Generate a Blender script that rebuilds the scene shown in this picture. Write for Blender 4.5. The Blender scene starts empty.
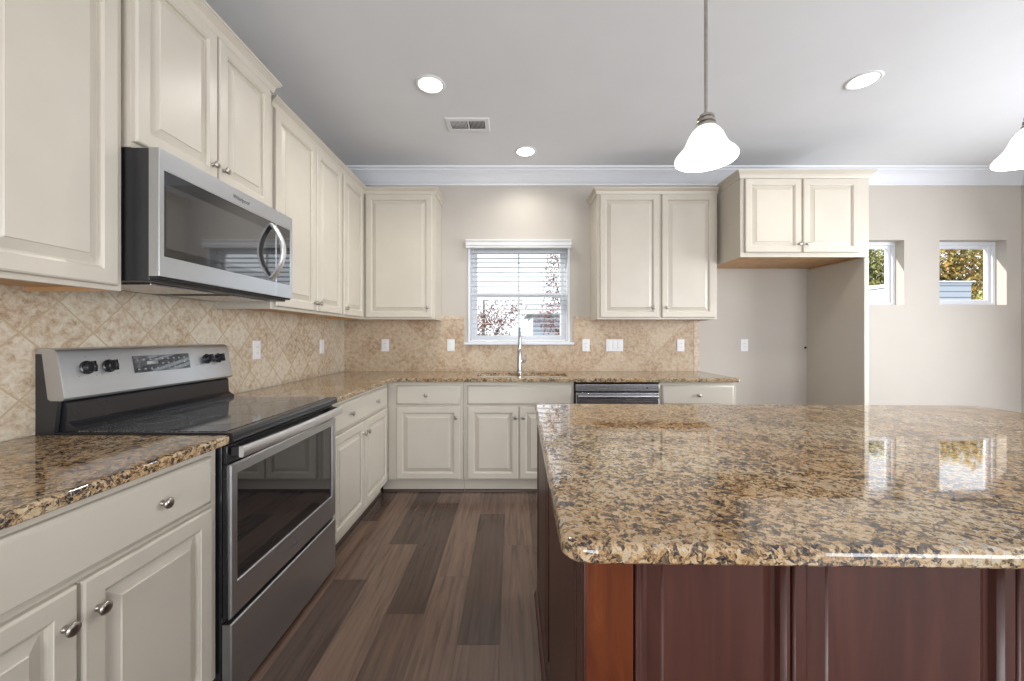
import bpy, bmesh, math, random
from mathutils import Vector, Matrix
random.seed(7)
C = bpy.context.scene.collection
sc = bpy.context.scene
PI = math.pi

# ------------------------------------------------------------------ camera
EYE = 1.24
cam_d = bpy.data.cameras.new('camera'); cam = bpy.data.objects.new('camera', cam_d); C.objects.link(cam)
cam.location = (0, 0, EYE); cam.rotation_euler = (PI/2, 0, 0)
cam_d.sensor_width = 36.0; cam_d.lens = 387.0/1024*36; cam_d.shift_y = -4.0/1024
cam_d.clip_start = 0.02; cam_d.clip_end = 200
sc.camera = cam
# ------------------------------------------------------------------ sky, sun, added fill lamps, exposure
sc.view_settings.view_transform = 'Standard'; sc.view_settings.look = 'None'
sc.view_settings.gamma = 1; sc.view_settings.use_curve_mapping = False
sc.view_settings.exposure = 0.17
w = bpy.data.worlds.new('world'); sc.world = w; w.use_nodes = True
wb = w.node_tree.nodes['Background']; wb.inputs[0].default_value = (0.86, 0.93, 1.0, 1); wb.inputs[1].default_value = 2.0
def sun(rot, e, col, ang):
    d = bpy.data.lights.new('sun', 'SUN'); d.energy = e; d.color = col; d.angle = ang
    o = bpy.data.objects.new('sun', d); o.rotation_euler = rot; C.objects.link(o)
sun(Vector((.74, -.24, -.44)).to_track_quat('-Z', 'Y').to_euler(), 9.0, (1, .96, .88), .02)
def area(name, loc, rot, sx, sy, e, col=(1, 1, 1)):
    d = bpy.data.lights.new(name, 'AREA'); d.shape = 'RECTANGLE'; d.size = sx; d.size_y = sy; d.energy = e; d.color = col
    o = bpy.data.objects.new(name, d); o.location = loc; o.rotation_euler = rot; C.objects.link(o); return o
# added lamps, out of view, for daylight of assumed windows behind and at right
area('rear_fill_light', (-0.2, -2.93, 1.35), (PI/2+.2, 0, 0), 1.7, 1.9, 82, (.95, .97, 1))
area('rear_fill_light', (3.6, -2.93, 1.35), (PI/2+.1, 0, .05), 1.7, 1.9, 75, (.95, .97, 1))
area('side_fill_light', (4.76, 1.4, 1.4), (PI/2-.25, 0, PI/2), 1.9, 1.85, 110, (.95, .97, 1))

# ------------------------------------------------------------------ materials
def mat(name, col, rough=.5, metal=0, **kw):
    m = bpy.data.materials.new(name); m.use_nodes = True
    b = m.node_tree.nodes['Principled BSDF']
    b.inputs['Base Color'].default_value = (*col, 1); b.inputs['Roughness'].default_value = rough; b.inputs['Metallic'].default_value = metal
    for k, v in kw.items():
        b.inputs[k.replace('_', ' ')].default_value = v
    return m
def nodes(m):
    return m.node_tree.nodes, m.node_tree.links, m.node_tree.nodes['Principled BSDF']
def N(ns, t, **kw):
    n = ns.new(t)
    for k, v in kw.items(): setattr(n, k, v)
    return n
def ramp(ns, stops, interp='LINEAR'):
    r = ns.new('ShaderNodeValToRGB'); cr = r.color_ramp; cr.interpolation = interp
    while len(cr.elements) > 1: cr.elements.remove(cr.elements[-1])
    cr.elements[0].position = stops[0][0]; cr.elements[0].color = (*stops[0][1], 1)
    for p, c in stops[1:]:
        e = cr.elements.new(p); e.color = (*c, 1)
    return r
def math_n(ns, ls, op, a, b=None, c=None):
    n = ns.new('ShaderNodeMath'); n.operation = op
    for i, v in enumerate((a, b, c)):
        if v is None: continue
        if isinstance(v, (int, float)): n.inputs[i].default_value = v
        else: ls.new(v, n.inputs[i])
    return n.outputs[0]
def mixc(ns, ls, fac, a, b, mode='MIX'):
    n = ns.new('ShaderNodeMix'); n.data_type = 'RGBA'; n.blend_type = mode
    for sock, v in ((n.inputs[0], fac), (n.inputs[6], a), (n.inputs[7], b)):
        if isinstance(v, (int, float)): sock.default_value = v
        elif isinstance(v, tuple): sock.default_value = (*v, 1)
        else: ls.new(v, sock)
    return n.outputs[2]
def noise(ns, ls, vec, scale, detail=3, rough=.5, dist=0):
    n = ns.new('ShaderNodeTexNoise'); n.inputs['Scale'].default_value = scale; n.inputs['Detail'].default_value = detail
    n.inputs['Roughness'].default_value = rough; n.inputs['Distortion'].default_value = dist
    if vec is not None: ls.new(vec, n.inputs['Vector'])
    return n
def mottled(name, col, amp=.05, scale=6, rough=.5, bump=0, bscale=200, **kw):
    m = mat(name, col, rough, **kw); ns, ls, b = nodes(m)
    tc = ns.new('ShaderNodeTexCoord')
    n = noise(ns, ls, tc.outputs['Object'], scale, 3)
    r = ramp(ns, [(.3, tuple(c*(1-amp) for c in col)), (.7, tuple(min(1, c*(1+amp)) for c in col))])
    ls.new(n.outputs['Fac'], r.inputs[0]); ls.new(r.outputs[0], b.inputs['Base Color'])
    if bump:
        n2 = noise(ns, ls, tc.outputs['Object'], bscale, 2)
        bp = ns.new('ShaderNodeBump'); bp.inputs['Strength'].default_value = bump; bp.inputs['Distance'].default_value = .002
        ls.new(n2.outputs['Fac'], bp.inputs['Height']); ls.new(bp.outputs[0], b.inputs['Normal'])
    return m
CREAM = mottled('cream cabinet paint', (.555, .51, .435), .03, 5, .34, bump=.05, bscale=60)
WALL = mottled('greige wall paint', (.50, .464, .418), .02, 3, .8, bump=.15, bscale=300)
ALCOVE = WALL
CEIL = mottled('flat white ceiling paint', (.74, .755, .785), .015, 3, .9, bump=.15, bscale=250)
TRIM = mottled('white gloss trim', (.68, .70, .74), .015, 4, .35)
WHITE = mottled('white plastic', (.74, .75, .76), .01, 20, .35)
SHOE = mottled('dark brown shoe moulding', (.06, .035, .025), .1, 20, .4)
MAPLE = mottled('raw maple veneer', (.55, .33, .16), .15, 12, .5)
NICKEL = mottled('brushed nickel', (.42, .39, .35), .1, 80, .28, metal=1)
STEEL = None
def steel(name, col, rough, axis_scale):
    m = mat(name, col, rough, 1); ns, ls, b = nodes(m)
    tc = ns.new('ShaderNodeTexCoord'); mp = ns.new('ShaderNodeMapping'); mp.inputs['Scale'].default_value = axis_scale
    ls.new(tc.outputs['Object'], mp.inputs[0]); n = noise(ns, ls, mp.outputs[0], 1, 3)
    r = ramp(ns, [(.3, (rough*.93,)*3), (.7, (rough*1.07,)*3)]); ls.new(n.outputs['Fac'], r.inputs[0]); ls.new(r.outputs[0], b.inputs['Roughness'])
    r2 = ramp(ns, [(.3, tuple(c*.97 for c in col)), (.7, col)]); ls.new(n.outputs['Fac'], r2.inputs[0]); ls.new(r2.outputs[0], b.inputs['Base Color'])
    return m
STEEL = steel('brushed stainless steel', (.54, .555, .575), .34, (260, 1.2, 260))
STEELX = steel('brushed stainless steel across', (.50, .50, .52), .26, (3, 300, 300))
CHROME = mottled('polished faucet steel', (.40, .41, .43), .03, 40, .2, metal=1)
BLACKG = mottled('black glass', (.012, .012, .014), .1, 10, .04, IOR=1.9)
OVENG = mottled('smoked oven glass', (.010, .010, .012), .1, 10, .03, IOR=2.0)
MWG = mottled('microwave window glass', (.035, .035, .037), .1, 10, .04, IOR=2.2)
BLACK = mottled('black enamel', (.016, .016, .018), .1, 10, .2)
DARK = mottled('dark charcoal metal', (.022, .022, .024), .1, 10, .32)
BRIGHT = mottled('satin stainless handle', (.78, .78, .79), .03, 10, .38, metal=1)
LOGO = mottled('grey printed mark', (.12, .12, .13), .02, 10, .4)
COOK = None
def cooktop_mat():
    m = mat('speckled black cooktop glass', (.02, .02, .022), .07, IOR=1.9); ns, ls, b = nodes(m)
    tc = ns.new('ShaderNodeTexCoord'); n = noise(ns, ls, tc.outputs['Object'], 260, 2)
    r = ramp(ns, [(.50, (.03, .03, .032)), (.64, (.24, .24, .245))]); ls.new(n.outputs['Fac'], r.inputs[0]); ls.new(r.outputs[0], b.inputs['Base Color']); return m
COOK = cooktop_mat()
def granite():
    m = mat('speckled gold granite', (.5, .4, .3), .035, IOR=1.6); ns, ls, b = nodes(m)
    tc = ns.new('ShaderNodeTexCoord')
    nd = noise(ns, ls, tc.outputs['Object'], 60, 3)
    va = ns.new('ShaderNodeVectorMath'); va.operation = 'MULTIPLY_ADD'; ls.new(nd.outputs['Color'], va.inputs[0])
    va.inputs[1].default_value = (.022, .022, .022); ls.new(tc.outputs['Object'], va.inputs[2])
    def cells(scale):
        v = ns.new('ShaderNodeTexVoronoi'); v.inputs['Scale'].default_value = scale; ls.new(va.outputs[0], v.inputs['Vector'])
        s = ns.new('ShaderNodeSeparateColor'); ls.new(v.outputs['Color'], s.inputs[0]); return s.outputs[0]
    big = noise(ns, ls, tc.outputs['Object'], 14, 3).outputs['Fac']
    huge = noise(ns, ls, tc.outputs['Object'], 2.2, 3).outputs['Fac']
    a = cells(120); c = cells(300)
    f = math_n(ns, ls, 'MULTIPLY_ADD', a, .62, math_n(ns, ls, 'MULTIPLY', c, .38))
    f = math_n(ns, ls, 'ADD', f, math_n(ns, ls, 'MULTIPLY_ADD', big, .85, -.485))
    r = ramp(ns, [(0, (.02, .022, .03)), (.16, (.04, .04, .046)), (.24, (.11, .085, .065)), (.33, (.20, .15, .10)), (.43, (.36, .235, .115)),
                  (.56, (.43, .32, .19)), (.68, (.49, .39, .25)), (.80, (.50, .445, .345)), (.92, (.36, .35, .33)), (1, (.20, .20, .21))])
    ls.new(f, r.inputs[0])
    hr = ramp(ns, [(.35, (.90, .72, .54)), (.62, (1, 1, 1))]); ls.new(huge, hr.inputs[0])
    o = mixc(ns, ls, .8, r.outputs[0], hr.outputs[0], 'MULTIPLY')
    ls.new(o, b.inputs['Base Color']); return m
GRANITE = granite()
def cherry():
    m = mat('dark cherry stained wood', (.1, .03, .015), .36); ns, ls, b = nodes(m)
    tc = ns.new('ShaderNodeTexCoord'); mp = ns.new('ShaderNodeMapping'); mp.inputs['Scale'].default_value = (14, 14, 1.6)
    ls.new(tc.outputs['Object'], mp.inputs[0]); n = noise(ns, ls, mp.outputs[0], 1.5, 5, .55, 1.0)
    r = ramp(ns, [(.25, (.040, .013, .010)), (.55, (.064, .021, .015)), (.8, (.090, .031, .021))]); ls.new(n.outputs['Fac'], r.inputs[0])
    ls.new(r.outputs[0], b.inputs['Base Color']); return m
CHERRY = cherry()
def amber_cherry():
    m = mat('reddish cherry stained wood', (.2, .05, .015), .5, Specular_IOR_Level=.2); ns, ls, b = nodes(m)
    tc = ns.new('ShaderNodeTexCoord'); mp = ns.new('ShaderNodeMapping'); mp.inputs['Scale'].default_value = (20, 20, 3)
    ls.new(tc.outputs['Object'], mp.inputs[0]); n = noise(ns, ls, mp.outputs[0], 1.5, 5, .55, 1.5)
    r = ramp(ns, [(.25, (.070, .014, .004)), (.55, (.105, .024, .006)), (.8, (.15, .038, .009))]); ls.new(n.outputs['Fac'], r.inputs[0])
    ls.new(r.outputs[0], b.inputs['Base Color']); return m
AMBER = amber_cherry()
def floor_mat():
    m = mat('hand scraped brown plank floor', (.1, .07, .05), .24); ns, ls, b = nodes(m)
    at = ns.new('ShaderNodeAttribute'); at.attribute_name = 'tone'
    tc = ns.new('ShaderNodeTexCoord'); mp = ns.new('ShaderNodeMapping'); mp.inputs['Scale'].default_value = (38, 2.2, 1)
    va = ns.new('ShaderNodeVectorMath'); va.operation = 'MULTIPLY_ADD'; ls.new(at.outputs['Color'], va.inputs[0]); va.inputs[1].default_value = (30, 30, 30)
    ls.new(tc.outputs['Object'], va.inputs[2]); ls.new(va.outputs[0], mp.inputs[0])
    n = noise(ns, ls, mp.outputs[0], 1, 6, .6, .6)
    g = ramp(ns, [(.28, (.48, .45, .43)), (.48, (.88, .86, .85)), (.7, (1.18, 1.15, 1.12))]); ls.new(n.outputs['Fac'], g.inputs[0])
    s = ns.new('ShaderNodeSeparateColor'); ls.new(at.outputs['Color'], s.inputs[0])
    t = ramp(ns, [(0, (.050, .031, .025)), (.5, (.140, .090, .067)), (1, (.255, .17, .125))]); ls.new(s.outputs[0], t.inputs[0])
    o = mixc(ns, ls, 1.0, t.outputs[0], g.outputs[0], 'MULTIPLY'); ls.new(o, b.inputs['Base Color'])
    bp = ns.new('ShaderNodeBump'); bp.inputs['Strength'].default_value = .12; bp.inputs['Distance'].default_value = .002
    ls.new(n.outputs['Fac'], bp.inputs['Height']); ls.new(bp.outputs[0], b.inputs['Normal'])
    return m
FLOORM = floor_mat()
GAP = mottled('dark plank joint', (.03, .02, .016), .1, 10, .6)
def tile_mat(axis, u0, v0, tint, side=.155):
    m = mat('tumbled travertine tile ' + axis, (.6, .5, .4), .42); ns, ls, b = nodes(m)
    geo = ns.new('ShaderNodeNewGeometry'); s = ns.new('ShaderNodeSeparateXYZ'); ls.new(geo.outputs['Position'], s.inputs[0])
    u = math_n(ns, ls, 'SUBTRACT', s.outputs[axis.upper()], u0); v = math_n(ns, ls, 'SUBTRACT', s.outputs['Z'], v0)
    k = 1/(math.sqrt(2)*side)
    p = math_n(ns, ls, 'MULTIPLY', math_n(ns, ls, 'ADD', u, v), k); q = math_n(ns, ls, 'MULTIPLY', math_n(ns, ls, 'SUBTRACT', u, v), k)
    def edge(x):
        f = math_n(ns, ls, 'FRACT', x); return math_n(ns, ls, 'SUBTRACT', .5, math_n(ns, ls, 'ABSOLUTE', math_n(ns, ls, 'SUBTRACT', f, .5)))
    e = math_n(ns, ls, 'MINIMUM', edge(p), edge(q))
    n0 = noise(ns, ls, geo.outputs['Position'], 90, 2)
    e2 = math_n(ns, ls, 'ADD', e, math_n(ns, ls, 'MULTIPLY_ADD', n0.outputs['Fac'], .012, -.006))
    mask = math_n(ns, ls, 'SMOOTHSTEP' if False else 'GREATER_THAN', e2, .018)
    cid = ns.new('ShaderNodeCombineXYZ'); ls.new(math_n(ns, ls, 'FLOOR', p), cid.inputs[0]); ls.new(math_n(ns, ls, 'FLOOR', q), cid.inputs[1])
    wn = ns.new('ShaderNodeTexWhiteNoise'); wn.noise_dimensions = '3D'; ls.new(cid.outputs[0], wn.inputs['Vector'])
    va = ns.new('ShaderNodeVectorMath'); va.operation = 'MULTIPLY_ADD'; ls.new(wn.outputs['Color'], va.inputs[0]); va.inputs[1].default_value = (9, 9, 9); ls.new(geo.outputs['Position'], va.inputs[2])
    n1 = noise(ns, ls, va.outputs[0], 34, 6, .72, .4)
    r = ramp(ns, [(p_, tuple(a*b_ for a, b_ in zip(c_, tint))) for p_, c_ in [(.28, (.30, .20, .125)), (.40, (.45, .345, .24)), (.50, (.54, .455, .345)), (.62, (.61, .55, .45)), (.8, (.57, .54, .48))]])
    ls.new(math_n(ns, ls, 'ADD', n1.outputs['Fac'], math_n(ns, ls, 'MULTIPLY_ADD', wn.outputs['Value'], .14, -.07)), r.inputs[0])
    c = mixc(ns, ls, mask, (.43, .33, .22), r.outputs[0]); ls.new(c, b.inputs['Base Color'])
    bp = ns.new('ShaderNodeBump'); bp.inputs['Strength'].default_value = .5; bp.inputs['Distance'].default_value = .003
    ls.new(math_n(ns, ls, 'MINIMUM', e2, .03), bp.inputs['Height']); ls.new(bp.outputs[0], b.inputs['Normal'])
    return m
TILE_L = tile_mat('y', 1.352, 1.363, (1, 1, 1)); TILE_B = tile_mat('x', 1.412, .925, (.86, .78, .70))  # back wall copy tinted darker and browner, under-cabinet shade put into its colour
def glass_mat():
    m = bpy.data.materials.new('window glass'); m.use_nodes = True; ns = m.node_tree.nodes; ls = m.node_tree.links
    ns.clear(); o = ns.new('ShaderNodeOutputMaterial'); t = ns.new('ShaderNodeBsdfTransparent'); g = ns.new('ShaderNodeBsdfGlossy'); g.inputs['Roughness'].default_value = .01
    lw = ns.new('ShaderNodeLayerWeight'); f = ns.new('ShaderNodeMath'); f.operation = 'POWER'; ls.new(lw.outputs['Facing'], f.inputs[0]); f.inputs[1].default_value = 4
    x = ns.new('ShaderNodeMixShader'); ls.new(f.outputs[0], x.inputs[0]); ls.new(t.outputs[0], x.inputs[1]); ls.new(g.outputs[0], x.inputs[2]); ls.new(x.outputs[0], o.inputs[0]); return m
GLASS = glass_mat()
def emis(name, col, s):
    m = mat(name, col, .4); ns, ls, b = nodes(m); b.inputs['Emission Color'].default_value = (*col, 1); b.inputs['Emission Strength'].default_value = s; return m
LED = emis('lit diffuser', (1, .98, .95), 6)
def alabaster():
    m = mat('lit alabaster glass', (.9, .9, .88), .25); ns, ls, b = nodes(m)
    tc = ns.new('ShaderNodeTexCoord'); n = noise(ns, ls, tc.outputs['Object'], 14, 4, .6, 1.2)
    r = ramp(ns, [(.30, (.62, .62, .61)), (.48, (1, 1, .99))]); ls.new(n.outputs['Fac'], r.inputs[0])
    ls.new(r.outputs[0], b.inputs['Emission Color']); b.inputs['Emission Strength'].default_value = 1.0; return m
ALAB = alabaster()
SIDING = None
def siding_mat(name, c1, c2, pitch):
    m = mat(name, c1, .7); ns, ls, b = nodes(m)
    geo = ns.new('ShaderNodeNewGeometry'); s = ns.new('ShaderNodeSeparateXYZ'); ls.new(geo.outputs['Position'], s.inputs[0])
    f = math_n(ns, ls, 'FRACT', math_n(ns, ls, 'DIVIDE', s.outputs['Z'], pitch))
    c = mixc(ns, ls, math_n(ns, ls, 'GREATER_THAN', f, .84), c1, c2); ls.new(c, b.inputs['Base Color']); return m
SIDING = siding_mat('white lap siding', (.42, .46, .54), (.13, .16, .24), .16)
BARK = mottled('grey brown bark', (.10, .07, .05), .3, 12, .9)
ROOFM = mottled('pale grey shingles', (.34, .36, .40), .2, 30, .9)
GRASS = mottled('autumn lawn', (.07, .08, .03), .3, 6, .95)
def leafm(name, a, b_, c):
    m = mat(name, a, .6); ns, ls, b = nodes(m); oi = ns.new('ShaderNodeNewGeometry')
    r = ramp(ns, [(0, a), (.5, b_), (1, c)]); ls.new(oi.outputs['Random Per Island'], r.inputs[0]); ls.new(r.outputs[0], b.inputs['Base Color']); return m
LEAF_RED = leafm('russet leaves', (.16, .05, .04), (.26, .10, .06), (.09, .05, .035))
LEAF_GOLD = leafm('golden autumn leaves', (.42, .19, .03), (.42, .31, .08), (.20, .22, .05))
LEAF_GREEN = leafm('yellow green leaves', (.36, .34, .08), (.14, .18, .04), (.46, .37, .12))

# ------------------------------------------------------------------ mesh helpers (all shapes are given in world metres)
class MB:
    def __init__(s): s.bm = bmesh.new()
    def box(s, x0, x1, y0, y1, z0, z1, bev=0, seg=2):
        m = Matrix.Translation(((x0+x1)/2, (y0+y1)/2, (z0+z1)/2)) @ Matrix.Diagonal((abs(x1-x0), abs(y1-y0), abs(z1-z0), 1))
        r = bmesh.ops.create_cube(s.bm, size=1, matrix=m)
        if bev:
            es = list({e for v in r['verts'] for e in v.link_edges})
            bmesh.ops.bevel(s.bm, geom=es, offset=bev, segments=seg, affect='EDGES', profile=.5)
        return s
    def faces(s, vs, fs):
        b = [s.bm.verts.new(v) for v in vs]
        for f in fs:
            try: s.bm.faces.new([b[i] for i in f])
            except ValueError: pass
        return s
    def rings(s, rs, cap0=True, cap1=True, close=True):
        R = [[s.bm.verts.new(p) for p in r] for r in rs]; n = len(R[0])
        for a, b in zip(R, R[1:]):
            for i in range(n if close else n-1):
                j = (i+1) % n; s.bm.faces.new((a[i], a[j], b[j], b[i]))
        if cap0: s.bm.faces.new(R[0][::-1])
        if cap1: s.bm.faces.new(R[-1])
        return s
    def lathe(s, prof, org, axis=(0, 0, 1), n=24, cap0=True, cap1=True):
        ax = Vector(axis).normalized(); q = Vector((0, 0, 1)).rotation_difference(ax); o = Vector(org)
        return s.rings([[o + q @ Vector((max(r, 1e-5)*math.cos(2*PI*i/n), max(r, 1e-5)*math.sin(2*PI*i/n), h)) for i in range(n)] for r, h in prof], cap0, cap1)
    def tube(s, pts, rad, n=12):
        pts = [Vector(p) for p in pts]; rs = []
        up = Vector((0, 0, 1))
        t0 = (pts[1]-pts[0]).normalized(); a = t0.orthogonal().normalized()
        for i, p in enumerate(pts):
            t = (pts[min(i+1, len(pts)-1)]-pts[max(i-1, 0)]).normalized()
            a = (a - t*a.dot(t)).normalized(); b = t.cross(a)
            r = rad[i] if isinstance(rad, (list, tuple)) else rad
            rs.append([p + (a*math.cos(2*PI*k/n) + b*math.sin(2*PI*k/n))*r for k in range(n)])
        return s.rings(rs)
    def prism(s, prof, f0, f1):      # prof: 2D points, f0/f1 map a 2D point to 3D at the two ends
        return s.rings([[f0(p) for p in prof], [f1(p) for p in prof]])
def link(name, mb, m, root=None, parent=None, smooth=35):
    bm = mb.bm; bmesh.ops.recalc_face_normals(bm, faces=bm.faces)
    me = bpy.data.meshes.new(name)
    if root is not None: bmesh.ops.translate(bm, verts=bm.verts, vec=-Vector(root.location))
    bm.to_mesh(me); bm.free()
    for p in me.polygons: p.use_smooth = True
    me.set_sharp_from_angle(angle=math.radians(smooth))
    for p in me.polygons: p.use_smooth = (smooth in (20, 25, 70) or p.area < .004) and max(abs(c) for c in p.normal) < .99995      # broad faces stay truly flat
    me.materials.append(m)
    o = bpy.data.objects.new(name, me); C.objects.link(o)
    if root is not None: o.parent = parent or root
    return o
def tag(o, label, cat, group=None, kind=None):
    o['label'] = label; o['category'] = cat
    if group: o['group'] = group
    if kind: o['kind'] = kind
    return o
def thing(name, loc, label, cat, group=None):
    o = bpy.data.objects.new(name, None); o.location = loc; o.empty_display_size = .05; C.objects.link(o); return tag(o, label, cat, group)
def struct(name, mb, m, parent=None, smooth=35):
    o = link(name, mb, m, smooth=smooth)
    if parent: o.parent = parent
    else: o['kind'] = 'structure'
    return o
def text_part(name, txt, size, org, u, v, m, root, parent, depth=.0006):
    cu = bpy.data.curves.new(name, 'FONT'); cu.body = txt; cu.size = size; cu.extrude = depth; cu.align_x = 'CENTER'; cu.align_y = 'CENTER'; cu.shear = .25
    o = bpy.data.objects.new(name, cu); C.objects.link(o)
    dg = bpy.context.evaluated_depsgraph_get(); me = bpy.data.meshes.new_from_object(o.evaluated_get(dg)); bpy.data.objects.remove(o)
    U = Vector(u); V = Vector(v); W = U.cross(V)
    mt = Matrix(((U.x, V.x, W.x, org[0]), (U.y, V.y, W.y, org[1]), (U.z, V.z, W.z, org[2]), (0, 0, 0, 1)))
    me.transform(Matrix.Translation(-Vector(root.location)) @ mt)
    me.materials.clear(); me.materials.append(m)
    q = bpy.data.objects.new(name, me); C.objects.link(q); q.parent = parent; return q

class Fr:
    """wall-like frame: u runs right, v up, w out towards the viewer"""
    def __init__(s, org, u, w): s.o = Vector(org); s.u = Vector(u); s.w = Vector(w); s.v = Vector((0, 0, 1))
    def p(s, a, b, c): return s.o + s.u*a + s.v*b + s.w*c
    def box(s, mb, u0, u1, v0, v1, w0, w1, bev=0):
        a = s.p(u0, v0, w0); b = s.p(u1, v1, w1)
        return mb.box(min(a.x, b.x), max(a.x, b.x), min(a.y, b.y), max(a.y, b.y), min(a.z, b.z), max(a.z, b.z), bev)
    def panel(s, mb, u0, u1, v0, v1, prof, cap=True):
        """nested rectangles: prof = [(inset, w)]; cap=False leaves an open frame"""
        def rect(i, c): return [s.p(u0+i, v0+i, c), s.p(u1-i, v0+i, c), s.p(u1-i, v1-i, c), s.p(u0+i, v1-i, c)]
        pr = prof if cap else prof+[prof[0]]
        return mb.rings([rect(i, c) for i, c in pr], cap, cap)
T = .02
def raised(frame=.056, t=T, w0=0.0):
    return [(0, w0), (0, w0+t-.006), (.002, w0+t-.0025), (.006, w0+t), (frame-.010, w0+t), (frame-.009, w0+t-.002), (frame-.003, w0+t-.005), (frame-.001, w0+t-.013),
            (frame+.004, w0+t-.013), (frame+.030, w0+t-.004), (frame+.032, w0+t-.001)]
def slabfront(t=T, w0=0.0):
    return [(0, w0), (0, w0+t-.008), (.004, w0+t-.006), (.007, w0+t-.003), (.012, w0+t)]
def add_knob(fr, u, v, w, root, parent, small=False):
    m = MB(); k = .9
    m.lathe([(r*k, h*k) for r, h in [(.0085, 0), (.0085, .002), (.006, .006), (.0052, .011), (.0075, .015), (.0145, .018), (.0165, .0215), (.016, .0245), (.0125, .0275), (.006, .0293), (.001, .0297)]],
            fr.p(u, v, w), fr.w, 20)
    return link('knob', m, NICKEL, root, parent, 60)
def crown(mb, fr, u0, u1, v0, v1, proj, left=True, right=True, depth=.3):
    """crown moulding strip along the front, mitred, with returns along open sides"""
    h = v1-v0
    prof = [(0, 0), (.006, 0), (.008, h*.12), (proj*.30, h*.22), (proj*.36, h*.45), (proj*.70, h*.66), (proj*.86, h*.74), (proj*.86, h*.80), (proj, h*.84), (proj, h), (0, h)]
    pts = []
    # path corners in plan (u, w) and outward mitre directions
    path = []
    if left: path.append((u0, -depth, -1, 0)); path.append((u0, 0, -1, 1))
    else: path.append((u0, 0, 0, 1))
    if right: path.append((u1, 0, 1, 1)); path.append((u1, -depth, 1, 0))
    else: path.append((u1, 0, 0, 1))
    mb.rings([[fr.p(pu+du*a, v0+b, pw+dw*a) for a, b in prof] for pu, pw, du, dw in path])

def cabinet(name, fr, width, depth, z0, z1, label, group, fronts, toe=0, crown_z=None, crown_proj=.035, cl=False, cr=False, mat_=None, shelf_bottom=None, root_cat='cabinet', cdepth=.3, toe_left=0):
    """fr origin: left bottom of the face frame at floor level. fronts: ('door'|'drawer'|'false', u0,u1,v0,v1,[(ku,kv)..])"""
    P = mat_ or CREAM
    c = fr.p(width/2, z0, -depth/2); t = thing(name, (c.x, c.y, z0), label, root_cat, group)
    b = MB()
    zb = z0+toe
    if z0 > .5:   # wall cabinet: sides, back, top, recessed bottom
        for a in (0, width-.004): fr.box(b, a, a+.004, zb, z1, -depth, -.018)
        fr.box(b, .004, width-.004, z1-.016, z1, -depth, -.018)
        fr.box(b, .004, width-.004, zb+.032, z1-.016, -depth, -depth+.006)
        link('body', b, P, t)
        b = MB(); fr.box(b, .0045, width-.0045, zb+.014, zb+.030, -depth+.001, -.019)
        for a in (.0045, width-.0165): fr.box(b, a, a+.012, zb+.0005, zb+.0145, -depth+.001, -.019)
        link('underside', b, MAPLE, t)
    else:
        fr.box(b, 0, width, zb, z1, -depth, -.018); link('body', b, P, t)
    # face frame rails and stiles
    b = MB(); st = .035
    fr.panel(b, 0, width, zb, z1, [(0, -.018), (0, -.001), (.001, 0)])
    link('face_frame', b, P, t)
    if toe:
        b = MB(); fr.box(b, -toe_left, width, z0, zb, -depth+.02, -.055); tk = link('toe_kick', b, P, t)
        b = MB(); b.prism([(-.055, 0), (-.042, 0), (-.044, .010), (-.050, .016), (-.055, .017)], lambda p: fr.p(-toe_left, p[1], p[0]), lambda p: fr.p(width, p[1], p[0])); link('shoe_moulding', b, SHOE, t, tk)
    for kind, u0, u1, v0, v1, kn in fronts:
        b = MB(); fr.panel(b, u0, u1, v0, v1, raised() if kind == 'door' else slabfront())
        d = link({'door': 'door', 'drawer': 'drawer_front', 'false': 'false_front'}[kind], b, P, t, smooth=12)
        for ku, kv in kn: add_knob(fr, ku, kv, T, t, d)
    if crown_z:
        b = MB(); crown(b, fr, 0, width, crown_z[0], crown_z[1], crown_proj, cl, cr, cdepth); link('crown_moulding', b, P, t, smooth=25)
    return t

def offset_poly(pts, d):
    n = len(pts); out = []
    for i in range(n):
        p0 = Vector(pts[i-1]); p1 = Vector(pts[i]); p2 = Vector(pts[(i+1) % n])
        e1 = (p1-p0).normalized(); e2 = (p2-p1).normalized()
        n1 = Vector((-e1.y, e1.x)); n2 = Vector((-e2.y, e2.x)); k = (n1+n2); L = k.dot(n1)
        out.append(p1 + k*(d/max(L, .2)))
    return out
def round_poly(pts, rads, seg=6):
    n = len(pts); out = []
    for i in range(n):
        r = rads[i]; p = Vector(pts[i])
        if r <= 0: out.append(p); continue
        a = (Vector(pts[i-1])-p).normalized(); b = (Vector(pts[(i+1) % n])-p).normalized()
        ang = a.angle(b); L = r/math.tan(ang/2); c = p + (a+b).normalized()*(r/math.sin(ang/2))
        s = p+a*L-c; e = p+b*L-c; tot = s.angle_signed(e)
        for k in range(seg+1):
            th = -tot*k/seg; out.append(c + Vector((s.x*math.cos(th)-s.y*math.sin(th), s.x*math.sin(th)+s.y*math.cos(th))))
    return out
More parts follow.
